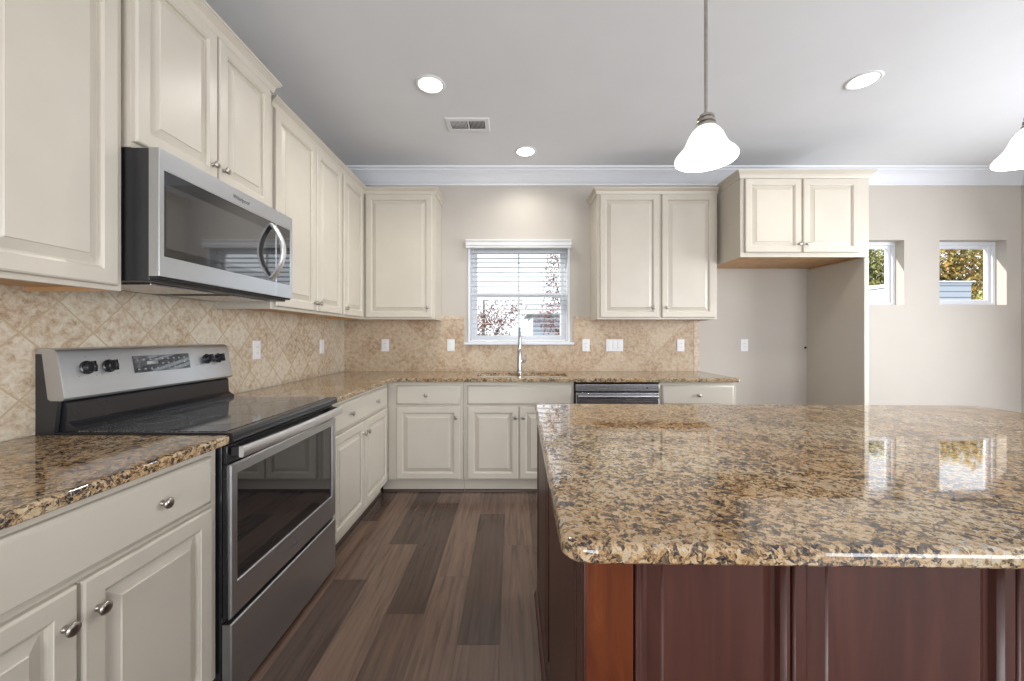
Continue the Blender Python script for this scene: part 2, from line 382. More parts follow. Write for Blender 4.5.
def slab(mb, outer, holes, z0, z1, r=.010):
    """stone slab: outer loop counter-clockwise, eased edges"""
    prof = [(r*.35, z0), (0, z0+r*.35)]
    for k in range(5):
        a = PI/2*k/4; prof.append((r*(1-math.cos(a)), z1-r+r*math.sin(a)))
    bm = mb.bm; tops = []; bots = []
    for loop, sgn in [(outer, 1)]+[(h, -1) for h in holes]:
        R = []
        pr = prof if sgn == 1 else [(0, z0), (0, z1-.002), (.002, z1)]
        for d, z in pr:
            R.append([bm.verts.new((p.x, p.y, z)) for p in (offset_poly(loop, d*sgn) if d else [Vector(q) for q in loop])])
        n = len(loop)
        for a, b in zip(R, R[1:]):
            for i in range(n): bm.faces.new((a[i], a[(i+1) % n], b[(i+1) % n], b[i]))
        for L, dst in ((R[0], bots), (R[-1], tops)):
            for i in range(n): dst.append(bm.edges.get((L[i], L[(i+1) % n])))
    bmesh.ops.triangle_fill(bm, edges=tops, use_beauty=True); bmesh.ops.triangle_fill(bm, edges=bots, use_beauty=True)

# ------------------------------------------------------------------ dimensions
LX = -1.59; BY = 3.66; RX = 4.815; CZ = 2.81; RY = -3.0; WT = .146
# ------------------------------------------------------------------ room shell
def wall_y(name, y0, y1, x0, x1, z0, z1, holes, m):
    b = MB(); xs = sorted({x0, x1, *[h[0] for h in holes], *[h[1] for h in holes]}); zs = sorted({z0, z1, *[h[2] for h in holes], *[h[3] for h in holes]})
    cell = lambda x, z: any(h[0]-1e-6 < x < h[1]+1e-6 and h[2]-1e-6 < z < h[3]+1e-6 for h in holes)
    bm = b.bm; cache = {}
    def V(x, y, z):
        k = (round(x, 5), round(y, 5), round(z, 5))
        if k not in cache: cache[k] = bm.verts.new((x, y, z))
        return cache[k]
    nx = len(xs)-1; nz = len(zs)-1
    solid = lambda i, j: 0 <= i < nx and 0 <= j < nz and not cell((xs[i]+xs[i+1])/2, (zs[j]+zs[j+1])/2)
    for i in range(nx):
        for j in range(nz):
            if not solid(i, j): continue
            a, c, d, e = xs[i], xs[i+1], zs[j], zs[j+1]
            bm.faces.new((V(a, y0, d), V(c, y0, d), V(c, y0, e), V(a, y0, e))); bm.faces.new((V(a, y1, d), V(a, y1, e), V(c, y1, e), V(c, y1, d)))
            if not solid(i-1, j): bm.faces.new((V(a, y0, d), V(a, y0, e), V(a, y1, e), V(a, y1, d)))
            if not solid(i+1, j): bm.faces.new((V(c, y0, d), V(c, y1, d), V(c, y1, e), V(c, y0, e)))
            if not solid(i, j-1): bm.faces.new((V(a, y0, d), V(a, y1, d), V(c, y1, d), V(c, y0, d)))
            if not solid(i, j+1): bm.faces.new((V(a, y0, e), V(c, y0, e), V(c, y1, e), V(a, y1, e)))
    return struct(name, b, m)
W1 = (-.405, .535, 1.185, 2.122); W2 = (3.075, 3.709, 1.54, 2.153); W3 = (4.043, 4.678, 1.54, 2.153)
wall_y('wall_back', BY, BY+WT, LX-WT, RX+WT, 0, CZ, [W1, W2, W3], WALL)
b = MB(); b.box(LX-WT, LX, RY, BY, 0, CZ); struct('wall_left', b, WALL)
SW = (.4, 2.4, .45, 2.35)
b = MB()
for y0, y1, z0, z1 in ((RY, SW[0], 0, CZ), (SW[1], BY, 0, CZ), (SW[0], SW[1], 0, SW[2]), (SW[0], SW[1], SW[3], CZ)): b.box(RX, RX+WT, y0, y1, z0, z1)
struct('wall_right', b, WALL)
wall_y('wall_front', RY-WT, RY, LX-WT, RX+WT, 0, CZ, [(-1.05, .65, .4, 2.3), (2.75, 4.45, .4, 2.3)], WALL)
b = MB(); b.box(LX-WT, RX+WT, RY-WT, BY+WT, CZ, CZ+.12); struct('ceiling', b, CEIL)

# plank floor: one mesh, one face per plank, joints as a dark sublayer
PW = .1715
known = {0: [(2.30, .55), (-3, .5)], -1: [(2.707, .45), (1.557, .16), (.2, .5), (-3, .3)], -2: [(2.0, .62), (.7, .55), (-3, .3)],
         -3: [(2.875, .5), (1.73, .12), (.5, .36), (-3, .6)], -4: [(2.31, .14), (.9, .62), (-3, .4)], -5: [(1.975, .55), (.6, .18), (-3, .5)], -6: [(2.6, .2), (1.3, .6), (-3, .4)]}
bm = bmesh.new(); col = bm.loops.layers.float_color.new('tone')
def plank(x0, x1, y0, y1, t):
    g = .0011
    vs = [bm.verts.new(p) for p in ((x0+g, y0+g, 0), (x1-g, y0+g, 0), (x1-g, y1-g, 0), (x0+g, y1-g, 0))]
    f = bm.faces.new(vs); r = random.random()
    for l in f.loops: l[col] = (t, r, random.random()*0+r*.5, 1)
for k in range(-10, 29):
    x0 = -.05 + k*PW; x1 = x0+PW
    x0c = max(x0, LX-.01); x1c = min(x1, RX+.01)
    if x1c <= x0c: continue
    y = BY+.01
    if k in known: segs = known[k]
    else:
        segs = []; yy = BY-random.uniform(.2, 1.2)
        while yy > -3: segs.append((yy, random.uniform(.1, .65))); yy -= random.uniform(.7, 1.3)
        segs.append((-3.01, random.uniform(.1, .65)))
    for ye, t in segs:
        plank(x0c, x1c, max(ye, -3.01), y, t); y = ye
me = bpy.data.meshes.new('floor'); bm.to_mesh(me); bm.free(); me.materials.append(FLOORM)
fo = bpy.data.objects.new('floor', me); C.objects.link(fo); fo['kind'] = 'structure'
b = MB(); b.box(LX-WT, RX+WT, RY-WT, BY+WT, -.15, -.0008); o = link('floor_joint', b, GAP); o.parent = fo

# ceiling crown moulding (trim_1 back wall, trim_2 left, trim_3 right)
def room_crown(name, f0, f1):
    prof = [(0, .145), (.012, .145), (.016, .130), (.024, .122), (.036, .100), (.058, .066), (.084, .040), (.092, .034), (.092, .020), (.108, .014), (.112, 0), (0, 0)]
    b = MB(); b.prism(prof, f0, f1); return struct(name, b, TRIM, smooth=20)
room_crown('trim_1', lambda p: (LX, BY-p[0], CZ-p[1]), lambda p: (RX, BY-p[0], CZ-p[1]))
room_crown('trim_2', lambda p: (RX-p[0], RY, CZ-p[1]), lambda p: (RX-p[0], BY-.001, CZ-p[1]))
def baseb(name, f0, f1):
    prof = [(0, 0), (.014, 0), (.014, .085), (.010, .098), (.005, .104), (0, .106)]
    b = MB(); b.prism(prof, f0, f1); struct(name, b, TRIM)
baseb('baseboard_back', lambda p: (2.83, BY-p[0], p[1]), lambda p: (RX, BY-p[0], p[1]))
baseb('baseboard_right', lambda p: (RX-p[0], RY, p[1]), lambda p: (RX-p[0], BY-.015, p[1]))
baseb('baseboard_left', lambda p: (LX+p[0], RY, p[1]), lambda p: (LX+p[0], .38, p[1]))

# ------------------------------------------------------------------ windows
def window_frame(name, W, y, mull=False):
    x0, x1, z0, z1 = W
    b = MB(); f = Fr((0, y, 0), (1, 0, 0), (0, -1, 0))
    f.panel(b, x0, x1, z0, z1, [(0, -.06), (0, 0), (.028, 0), (.030, -.008), (.030, -.06)], False)
    o = struct(name, b, TRIM)
    return o, f
def pane(f, x0, x1, z0, z1, w, par):
    b = MB(); f.box(b, x0, x1, z0, z1, w-.003, w); o = link('glass_pane', b, GLASS); o.parent = par
def sash(f, x0, x1, z0, z1, w, par, rail=.038, name='sash'):
    b = MB(); f.panel(b, x0, x1, z0, z1, [(0, w-.028), (0, w), (rail-.008, w), (rail, w-.008), (rail, w-.028)], False); o = link(name, b, TRIM); o.parent = par
# kitchen window over the sink: two sashes with a centre grille bar, white casing and stool
o, f = window_frame('window_1', W1, BY+.085)
x0, x1, z0, z1 = W1; zm = 1.642
sash(f, x0+.03, x1-.03, zm-.02, z1-.03, -.032, o); sash(f, x0+.03, x1-.03, z0+.03, zm+.02, -.003, o)
b = MB(); f.box(b, .055, .075, zm+.018, z1-.068, -.050, -.040); f.box(b, .055, .075, z0+.068, zm-.018, -.020, -.010); q = link('grille_bar', b, TRIM); q.parent = o
pane(f, x0+.068, x1-.068, zm+.018, z1-.068, -.044, o); pane(f, x0+.068, x1-.068, z0+.068, zm-.018, -.014, o)
# jamb liner + casing + stool
b = MB(); f2 = Fr((0, BY, 0), (1, 0, 0), (0, -1, 0))
f2.panel(b, x0-.012, x1+.012, z0-.012, z1+.012, [(0, -.08), (0, .004), (.004, .008), (.018, .008), (.022, .004), (.022, -.08)], False)
q = link('window_casing', b, TRIM); q.parent = o
b = MB(); b.box(x0-.045, x1+.045, BY-.045, BY+.08, z0-.022, z0+.0, .004); q = link('window_sill', b, TRIM); q.parent = o
for nm, W in (('window_2', W2), ('window_3', W3)):
    o, f = window_frame(nm, W, BY+.085)
    sash(f, W[0]+.03, W[1]-.03, W[2]+.03, W[3]-.03, -.018, o, .03)
    pane(f, W[0]+.058, W[1]-.058, W[2]+.058, W[3]-.058, -.032, o)

# venetian blind
bl = thing('window_blind', (.065, BY-.03, 1.2), 'white slatted blind with moulded valance hanging over the sink window', 'blind')
b = MB(); f = Fr((0, BY, 0), (1, 0, 0), (0, -1, 0))
prof = [(.012, 2.068), (.058, 2.068), (.058, 2.082), (.064, 2.090), (.064, 2.122), (.072, 2.130), (.072, 2.142), (.012, 2.142)]
b.prism(prof, lambda p: (x0-.026, BY-p[0], p[1]), lambda p: (x1+.018, BY-p[0], p[1])); link('valance', b, WHITE, bl, smooth=20)
b = MB(); z = 2.075
while z > 1.235:
    tl = -.0010
    yc = BY+.035
    b.faces([(x0+.016, yc-.024, z-tl), (x1-.016, yc-.024, z-tl), (x1-.016, yc+.024, z+tl), (x0+.016, yc+.024, z+tl),
             (x0+.016, yc-.024, z-tl+.003), (x1-.016, yc-.024, z-tl+.003), (x1-.016, yc+.024, z+tl+.003), (x0+.016, yc+.024, z+tl+.003)],
            [(0, 1, 2, 3), (4, 5, 6, 7), (0, 1, 5, 4), (1, 2, 6, 5), (2, 3, 7, 6), (3, 0, 4, 7)])
    z -= .0445
link('slats', b, mottled('white slat vinyl', (.70, .71, .74), .01, 20, .4), bl)
b = MB(); b.box(x0+.016, x1-.016, BY+.012, BY+.058, 1.196, 1.212, .003); link('bottom_rail', b, WHITE, bl)
for lx in (x0+.13, .065, x1-.13):
    b = MB(); b.box(lx-.001, lx+.001, BY+.0085, BY+.0100, 1.21, 2.08); link('ladder_cord', b, WHITE, bl)

# ------------------------------------------------------------------ things outside
b = MB(); b.box(-30, 40, BY+1.0, 40, -.65, -.6); tag(link('lawn', b, GRASS), 'autumn lawn seen outside beyond the kitchen windows', 'lawn', kind='structure')
def tree(loc, hgt, blobs, n, leaf, lm, label, bare=0):
    t = thing('tree', loc, label, 'tree', None); L = Vector(loc)
    b = MB(); b.tube([L, L+Vector((.03, 0, hgt*.3)), L+Vector((-.02, .05, hgt*.6)), L+Vector((0, 0, hgt*.85))], [hgt*.022, hgt*.017, hgt*.012, hgt*.005], 8)
    for bx, by, bz, br in blobs:
        c = L+Vector((bx, by, bz)); s = L+Vector((0, 0, min(bz*.6, hgt*.7)))
        b.tube([s, (s+c)/2+Vector((0, 0, .1)), c], [hgt*.008, hgt*.005, .004], 5)
        for _ in range(7):
            e = c+Vector((random.uniform(-1, 1), random.uniform(-1, 1), random.uniform(-1, 1)))*br*.8
            b.tube([c, (c+e)/2+Vector((0, 0, .05)), e], [.007, .005, .002], 4)
    link('trunk', b, BARK, t)
    b = MB(); tot = sum(x[3]**2 for x in blobs)
    for bx, by, bz, br in blobs:
        for _ in range(int(n*br*br/tot)):
            v = Vector((random.gauss(0, 1), random.gauss(0, 1), random.gauss(0, 1))).normalized()*br*random.random()**.45
            c = L+Vector((bx, by, bz))+v; a = Vector((random.gauss(0, 1), random.gauss(0, 1), random.gauss(0, 1))).normalized(); d = a.orthogonal().normalized()
            s = leaf*random.uniform(.6, 1.2); e = a.cross(d)
            b.faces([c-d*s, c+a*s*.45, c+d*s, c-a*s*.45+e*s*.15], [(0, 1, 2, 3)])
    link('leaves', b, lm, t); return t
tree((-.55, 7.6, -.6), 3.0, [(0, 0, 2.2, .42), (.35, .05, 2.15, .42), (.62, .1, 2.4, .28), (.2, 0, 1.8, .42), (-.3, .1, 2.0, .4)], 2800, .027, LEAF_RED, 'slender tree with dark red leaves outside the sink window, left half')
tree((1.15, 7.4, -.6), 4.2, [(-.3, 0, 3.35, .26), (-.35, 0, 2.95, .30), (-.3, 0, 2.6, .28), (-.45, 0, 2.2, .30), (-.25, 0, 1.85, .34), (.2, 0, 2.4, .5)], 2800, .027, LEAF_RED, 'taller russet leaved tree outside the sink window, right side')
b = MB()
H = thing('neighbour_house', (3.2, 14, -.6), 'pale blue sided neighbouring house far outside the sink window', 'house')
b.box(.7, 6.2, 13, 17, -.6, 2.0); link('siding_wall', b, SIDING, H)
b = MB(); b.rings([[(.5, 12.8, 2.0), (6.4, 12.8, 2.0), (6.4, 15, 2.0+.5), (.5, 15, 2.5)], [(.5, 17.2, 2.0), (6.4, 17.2, 2.0), (6.4, 15.01, 2.52), (.5, 15.01, 2.52)]]); link('roof', b, ROOFM, H)
S = thing('white_shed', (10.6, 9.3, -.6), 'white sided shed outside the rightmost small square window', 'shed')
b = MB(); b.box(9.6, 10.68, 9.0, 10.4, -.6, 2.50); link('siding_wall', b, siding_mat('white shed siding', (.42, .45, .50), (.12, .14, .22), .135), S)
b = MB(); b.rings([[(9.55, 8.95, 2.50), (10.73, 8.95, 2.50), (10.73, 8.95, 2.53), (9.55, 8.95, 2.53)], [(9.55, 10.45, 2.50), (10.73, 10.45, 2.50), (10.73, 10.45, 2.60), (9.55, 10.45, 2.60)]]); link('roof', b, TRIM, S)
tree((16.2, 14.2, -.6), 6.5, [(0, 0, 3.6, 1.2), (1.3, .4, 3.2, 1.1), (-1.0, .3, 3.3, 1.1), (.4, 0, 4.9, 1.2), (-1.0, 0, 4.8, 1.1), (1.9, .5, 4.5, 1.1), (.6, .2, 2.4, 1.1), (2.0, -.3, 2.2, 1.0), (-1.6, .4, 4.0, 1.0), (-1.3, 0, 2.2, 1.0)], 15000, .10, LEAF_GOLD, 'large golden autumn tree outside the rightmost small square window')
tree((11.5, 12.4, -.6), 5.6, [(0, 0, 3.3, .9), (.4, .2, 4.2, .9), (-.6, .2, 4.3, .9), (0, .3, 2.2, .9), (-.7, 0, 2.9, .9), (.5, -.2, 2.6, .8)], 9000, .085, LEAF_GREEN, 'yellow green tree outside the small window beside the refrigerator panel')
tree((12.75, 10.4, -.6), 2.9, [(0, 0, 2.4, .36), (.3, .1, 2.0, .4), (-.2, .1, 1.7, .35), (.1, 0, 2.9, .3)], 1500, .05, LEAF_GREEN, 'yellow green bush right of the white shed outside')

# ------------------------------------------------------------------ backsplash
TT = .008
bs = thing('tile_backsplash', (LX+.004, 1.9, .914), 'diagonal travertine tile backsplash on the left wall behind the range', 'backsplash')
b = MB(); b.box(LX+.0005, LX+TT, .40, BY-.0005, .914, 1.43); link('tile_field', b, TILE_L, bs)
bs = thing('tile_backsplash', (0.1, BY-.004, .914), 'diagonal travertine tile backsplash under the sink window on the back wall', 'backsplash')
b = MB(); yy0 = BY-TT; 
for a in ((LX+TT, -.45, .914, 1.398), (.58, 1.715, .914, 1.398), (-.45, .58, .914, 1.163)): b.box(a[0], a[1], yy0, BY, a[2], a[3])
link('tile_field', b, TILE_B, bs)
BM_ = mottled('travertine border', (.52, .42, .32), .25, 40, .45)
for q in ((LX+TT, -.45, 1.400, 1.434), (.58, 1.768, 1.400, 1.434), (1.717, 1.768, .914, 1.398)):
    b = MB(); b.box(q[0], q[1], yy0-.001, BY, q[2], q[3], .001); link('border_tile', b, BM_, bs)

# ------------------------------------------------------------------ base cabinets
FX = -.98; FY = 3.05
BT = .884; TOE = .112
fl = lambda y: Fr((FX, y, 0), (0, 1, 0), (1, 0, 0))
fb = lambda x: Fr((x, FY, 0), (1, 0, 0), (0, -1, 0))
DZ0, DZ1, RZ0, RZ1 = .122, .690, .706, .856
g = 'cream base cabinets along the left wall'
cabinet('base_cabinet', fl(.43), .849, .608, 0, BT, 'cream base cabinet nearest the camera, left of the range', g,
        [('drawer', .022, .814, RZ0, RZ1, [(.215, .783), (.632, .783)]), ('door', .022, .428, DZ0, DZ1, [(.400, .612)]), ('door', .437, .814, DZ0, DZ1, [(.466, .612)])], toe=TOE)
cabinet('base_cabinet', fl(2.062), .986, .608, 0, BT, 'cream base cabinet between the range and the room corner', g,
        [('drawer', .012, .93, RZ0, RZ1, [(.24, .781), (.68, .781)]), ('door', .012, .466, DZ0, DZ1, [(.436, .612)]), ('door', .474, .93, DZ0, DZ1, [(.504, .612)])], toe=TOE)
g = 'cream base cabinets along the back wall'
x_ = [-.978, -.38, .488, 1.158, 1.765]
cabinet('base_cabinet', fb(x_[0]), x_[1]-x_[0]-.002, .608, 0, BT, 'cream base cabinet with one drawer and one door in the back corner', g,
        [('drawer', .072, .572, RZ0, RZ1, [(.305, .781)]), ('door', .072, .572, DZ0, DZ1, [(.540, .607)])], toe=TOE, toe_left=.055)
cabinet('sink_base_cabinet', fb(x_[1]), x_[2]-x_[1]-.002, .608, 0, BT-.25 if False else BT, 'cream two-door sink cabinet under the window', g,
        [('false', .028, .845, RZ0, RZ1, []), ('door', .032, .430, DZ0, DZ1, [(.403, .607)]), ('door', .440, .842, DZ0, DZ1, [(.467, .607)])], toe=TOE)
cabinet('base_cabinet', fb(x_[3]+.002), x_[4]-x_[3]-.002, .608, 0, BT, 'cream base cabinet right of the dishwasher, at the refrigerator gap', g,
        [('drawer', .018, .580, RZ0, RZ1, [(.300, .781)]), ('door', .018, .296, DZ0, DZ1, [(.266, .607)]), ('door', .304, .580, DZ0, DZ1, [(.334, .607)])], toe=TOE)

# ------------------------------------------------------------------ wall cabinets
UX = -1.285; UY = 3.355; UB = 1.388; UTOP = 2.485; CR0, CR1 = 2.472, 2.524
ul = lambda y, x=UX: Fr((x, y, 0), (0, 1, 0), (1, 0, 0))
ub = lambda x, y=UY: Fr((x, y, 0), (1, 0, 0), (0, -1, 0))
D0, D1 = 1.404, 2.468
g = 'cream wall cabinets on the left wall'
cabinet('wall_cabinet', ul(.515), .758, .303, UB, UTOP, 'cream wall cabinet nearest the camera, left of the microwave', g,
        [('door', .012, .355, D0, D1, [(.33, 1.46)]), ('door', .363, .733, D0, D1, [(.39, 1.46)])], crown_z=(CR0, CR1))
cabinet('wall_cabinet', ul(1.276, -1.257), .747, .331, 1.866, 2.525, 'raised cream two-door wall cabinet above the microwave', g,
        [('door', .001, .354, 1.884, 2.505, [(.324, 1.950)]), ('door', .362, .709, 1.884, 2.505, [(.385, 1.950)])], crown_z=(2.515, 2.578), cl=True, cr=True, cdepth=.33)
cabinet('wall_cabinet', ul(2.056), .842, .303, UB, UTOP, 'cream two-door wall cabinet right of the microwave', g,
        [('door', .022, .448, D0, D1, [(.424, 1.455)]), ('door', .456, .834, D0, D1, [(.480, 1.455)])], crown_z=(CR0, CR1))
cabinet('wall_cabinet', ul(2.900), .455, .303, UB, UTOP, 'narrow one-door cream wall cabinet on the left wall at the corner', g,
        [('door', .018, .405, D0, D1, [(.045, 1.455)])], crown_z=(CR0, CR1))
g = 'cream wall cabinets on the back wall'
cabinet('wall_cabinet', ub(-1.283), .617, .303, UB, UTOP, 'cream single-door wall cabinet left of the sink window', g,
        [('door', .020, .592, D0, D1, [(.556, 1.49)])], crown_z=(CR0, CR1), cr=True, cdepth=.303)
cabinet('wall_cabinet', ub(.738), 1.040, .303, UB, UTOP, 'cream two-door wall cabinet right of the sink window', g,
        [('door', .024, .532, D0, D1, [(.478, 1.49)]), ('door', .556, 1.016, D0, D1, [(.594, 1.49)])], crown_z=(CR0, CR1), cl=True, cdepth=.303)
cabinet('refrigerator_cabinet', ub(1.805, 3.06), 1.017, .598, 1.868, 2.50, 'deep cream two-door cabinet above the empty refrigerator space', g,
        [('door', .030, .470, 1.902, 2.482, [(.448, 1.965)]), ('door', .486, .928, 1.902, 2.482, [(.510, 1.965)])], crown_z=(2.488, 2.550), cl=True, cr=True, cdepth=.598)
sp = thing('refrigerator_side_panel', (2.805, 3.36, 0), 'tall cream end panel right of the empty refrigerator space', 'panel')
b = MB(); b.box(2.789, 2.822, 3.075, BY-.001, 0, 1.866); link('panel_board', b, mottled('greige painted board', (.50, .46, .40), .02, 3, .5), sp)
b = MB(); b.box(2.787, 2.822, 3.06, 3.0745, 0, 1.866, .002); link('front_stile', b, CREAM, sp)

# ------------------------------------------------------------------ countertops
CT = .914
ctl = thing('countertop', (-1.26, .85, BT), 'brown gold granite countertop on the near left base cabinet', 'countertop', None)
b = MB(); slab(b, round_poly([(LX+TT+.001, .40), (-.934, .40), (-.934, 1.2835), (LX+TT+.001, 1.2835)], [0, .02, .008, 0]), [], BT, CT, .009); link('granite_slab', b, GRANITE, ctl)
ctb = thing('countertop', (0, 3.3, BT), 'L-shaped granite countertop wrapping the back corner and holding the sink', 'countertop', None)
b = MB()
hole = lambda a, c: round_poly([(a, 3.135), (c, 3.135), (c, 3.50), (a, 3.50)], [.06]*4)
slab(b, round_poly([(-.937, 2.061), (-.937, 3.005), (1.775, 3.005), (1.775, BY-TT-.001), (LX+TT+.001, BY-TT-.001), (LX+TT+.001, 2.061)], [.02, 0, .012, 0, 0, 0]), [hole(-.295, .070), hole(.095, .465)], BT, CT, .009)
link('granite_slab', b, GRANITE, ctb)

# sink and faucet
sk = thing('sink', (.085, 3.32, .70), 'double bowl stainless undermount sink below the window', 'sink')
for a, c in ((-.300, .075), (.090, .470)):
    b = MB()
    rr = lambda d, z, rd: [(p.x, p.y, z) for p in round_poly([(a+d, 3.130+d), (c-d, 3.130+d), (c-d, 3.505-d), (a+d, 3.505-d)], [rd]*4)]
    b.rings([rr(-.006, .8835, .06), rr(0.0, .8835, .06), rr(.004, .74, .055), rr(.02, .705, .05), rr(.12, .698, .03)], cap0=False)
    link('sink_bowl', b, STEELX, sk)
    b = MB(); b.lathe([(.04, .6985), (.04, .7005), (.03, .7010), (.028, .6995)], ((a+c)/2, 3.318, 0), n=20); link('drain', b, CHROME, sk)
fa = thing('faucet', (.068, 3.565, CT), 'single-handle steel pull-down faucet standing behind the sink', 'faucet')
FXc = .068; FYc = 3.565
b = MB(); b.lathe([(.027, CT), (.027, CT+.006), (.020, CT+.012), (.0185, CT+.10), (.017, CT+.20), (.012, CT+.21)], (FXc, FYc, 0), n=20); link('body', b, CHROME, fa)
b = MB(); pts = [(FXc, FYc, CT+.2)]
for k in range(13):
    a = PI*k/12; pts.append((FXc+.0, FYc-.085+.085*math.cos(a), CT+.315+.085*math.sin(a)))
b.tube(pts, .0105, 12); link('spout', b, CHROME, fa)
b = MB(); b.tube([(FXc, FYc-.17, CT+.318), (FXc, FYc-.171, CT+.27), (FXc, FYc-.172, CT+.225)], [.011, .0145, .0165], 14); link('spray_head', b, CHROME, fa)
b = MB(); b.tube([(FXc+.014, FYc, CT+.095), (FXc+.048, FYc, CT+.097), (FXc+.056, FYc, CT+.103), (FXc+.060, FYc-.005, CT+.155)], [.011, .010, .007, .005], 12); link('handle', b, CHROME, fa)

# ------------------------------------------------------------------ electric range
R0, R1 = 1.2845, 2.0535
RF = -.934
rg = thing('range', (-1.25, 1.669, 0), 'stainless electric range with black glass cooktop and control backguard', 'range')
b = MB(); b.box(-1.545, -.965, R0+.002, R1-.002, .02, .895, .004)
for yy in (R0+.05, R1-.05):
    for xx in (-1.5, -1.02): b.lathe([(.018, 0), (.018, .022)], (xx, yy, 0), n=12)
link('body', b, BLACK, rg)
# cooktop: frame lip and glass
b = MB(); 
prof = [(-1.545, .893), (-.955, .893), (-.936, .884), (-.928, .890), (-.926, .908), (-.930, .917), (-.936, .920), (-1.545, .920)]
b.prism(prof, lambda p: (p[0], R0+.001, p[1]), lambda p: (p[0], R1-.001, p[1])); link('cooktop_frame', b, BLACK, rg)
b = MB(); b.box(-1.465, -.962, R0+.018, R1-.018, .9195, .9222, .0008); ck = link('cooktop_glass', b, COOK, rg)
for cx, cy, r in ((-1.10, R0+.20, .105), (-1.10, R1-.20, .085), (-1.35, R0+.20, .075), (-1.35, R1-.20, .105)):
    b = MB(); b.rings([[(cx+q*math.cos(2*PI*i/40), cy+q*math.sin(2*PI*i/40), zz) for i in range(40)] for q, zz in ((r, .9220), (r, .9225), (r-.004, .9225), (r-.004, .9220))], False, False)
    link('burner_ring', b, mottled('grey ring print', (.09, .09, .095), .02, 5, .2), rg, ck)
# backguard: black riser, stainless sloped console
b = MB(); b.prism([(-1.578, .90), (-1.466, .90), (-1.466, .934), (-1.482, .944), (-1.492, .952), (-1.497, 1.015), (-1.510, 1.026), (-1.578, 1.026)], lambda p: (p[0], R0+.016, p[1]), lambda p: (p[0], R1-.012, p[1])); link('backguard_riser', b, BLACK, rg)
b = MB(); b.prism([(-1.582, .90), (-1.522, .90), (-1.507, 1.03), (-1.530, 1.182), (-1.582, 1.185)], lambda p: (p[0], R0-.000, p[1]), lambda p: (p[0], R0+.012, p[1])); link('backguard_end_cap', b, DARK, rg)
b = MB(); b.prism([(-1.582, .90), (-1.522, .90), (-1.507, 1.03), (-1.530, 1.182), (-1.582, 1.185)], lambda p: (p[0], R1-.011, p[1]), lambda p: (p[0], R1, p[1])); link('backguard_end_cap', b, DARK, rg)
con = [(-1.582, 1.183), (-1.582, 1.194), (-1.576, 1.200), (-1.530, 1.200), (-1.516, 1.196), (-1.510, 1.186), (-1.484, 1.034), (-1.486, 1.027), (-1.494, 1.024), (-1.53, 1.024), (-1.54, 1.03), (-1.56, 1.183)]
b = MB(); ss = [(R0-.001, .985), (R0+.004, 1.0), (R1-.004, 1.0), (R1+.001, .985)]
b.rings([[(-1.55+(p[0]+1.55)*k, y, 1.11+(p[1]-1.11)*k) for p in con] for y, k in ss]); cs = link('control_console', b, STEEL, rg, smooth=25)
# console front plane basis: from bottom (-1.484,1.034) to top (-1.510,1.186)
cu = Vector((0, 1, 0)); cv = Vector((-.026, 0, .152)).normalized(); cw = cu.cross(cv)
def cp(y, s, w): return Vector((-1.484, y, 1.034)) + cv*s + cw*w
for y in (1.366, 1.441, 1.903, 1.977):
    o_ = cp(y, .098, 0)
    b = MB(); b.lathe([(.024, 0), (.024, .003), (.0195, .0045), (.0185, .020), (.016, .0225)], o_, cw, 24)
    kn = link('control_knob', b, BLACK, rg, cs)
    b = MB(); q = [cp(y, .098, 0)]
    a0 = cp(y, .098, .020)
    vs = [a0+cu*du+cv*dv+cw*dw for du in (-.0045, .0045) for dv in (-.019, .019) for dw in (0, .012)]
    b.faces(vs, [(0, 1, 3, 2), (4, 6, 7, 5), (0, 4, 5, 1), (2, 3, 7, 6), (0, 2, 6, 4), (1, 5, 7, 3)]); link('knob_grip', b, BLACK, rg, kn)
def cquad(mb, y0, y1, s0, s1, w0, w1):
    vs = [cp(y, s, w) for y in (y0, y1) for s in (s0, s1) for w in (w0, w1)]
    mb.faces(vs, [(0, 1, 3, 2), (4, 6, 7, 5), (0, 4, 5, 1), (2, 3, 7, 6), (0, 2, 6, 4), (1, 5, 7, 3)])
b = MB(); cquad(b, 1.533, 1.799, .062, .130, 0, .0015); disp = link('display_window', b, BLACKG, rg, cs)
b = MB()
for i in range(9):
    for j in range(3):
        if i < 4 and j == 1: continue
        yy = 1.548+i*.0275; s = .072+j*.019; cquad(b, yy, yy+.009, s, s+.006, .0014, .0019)
cquad(b, 1.590, 1.640, .092, .106, .0014, .0019)
link('display_print', b, mottled('pale printed keys', (.35, .37, .38), .1, 20, .4), rg, disp)
b = MB()
for y in (1.366, 1.441, 1.903, 1.977):
    for du, s in ((0, .136), (-.028, .068), (.028, .068)): cquad(b, y+du-.0015, y+du+.0015, s-.0015, s+.0015, 0, .0004)
link('dial_marks', b, LOGO, rg, cs)
# oven door
fo_ = Fr((0, 0, 0), (0, 1, 0), (1, 0, 0))
b = MB(); fo_.panel(b, R0+.002, R1-.002, .297, .812, [(0, -.963), (0, RF-.004), (.004, RF), (.030, RF), (.032, RF-.004), (.034, RF-.006), (.2, RF-.006)])
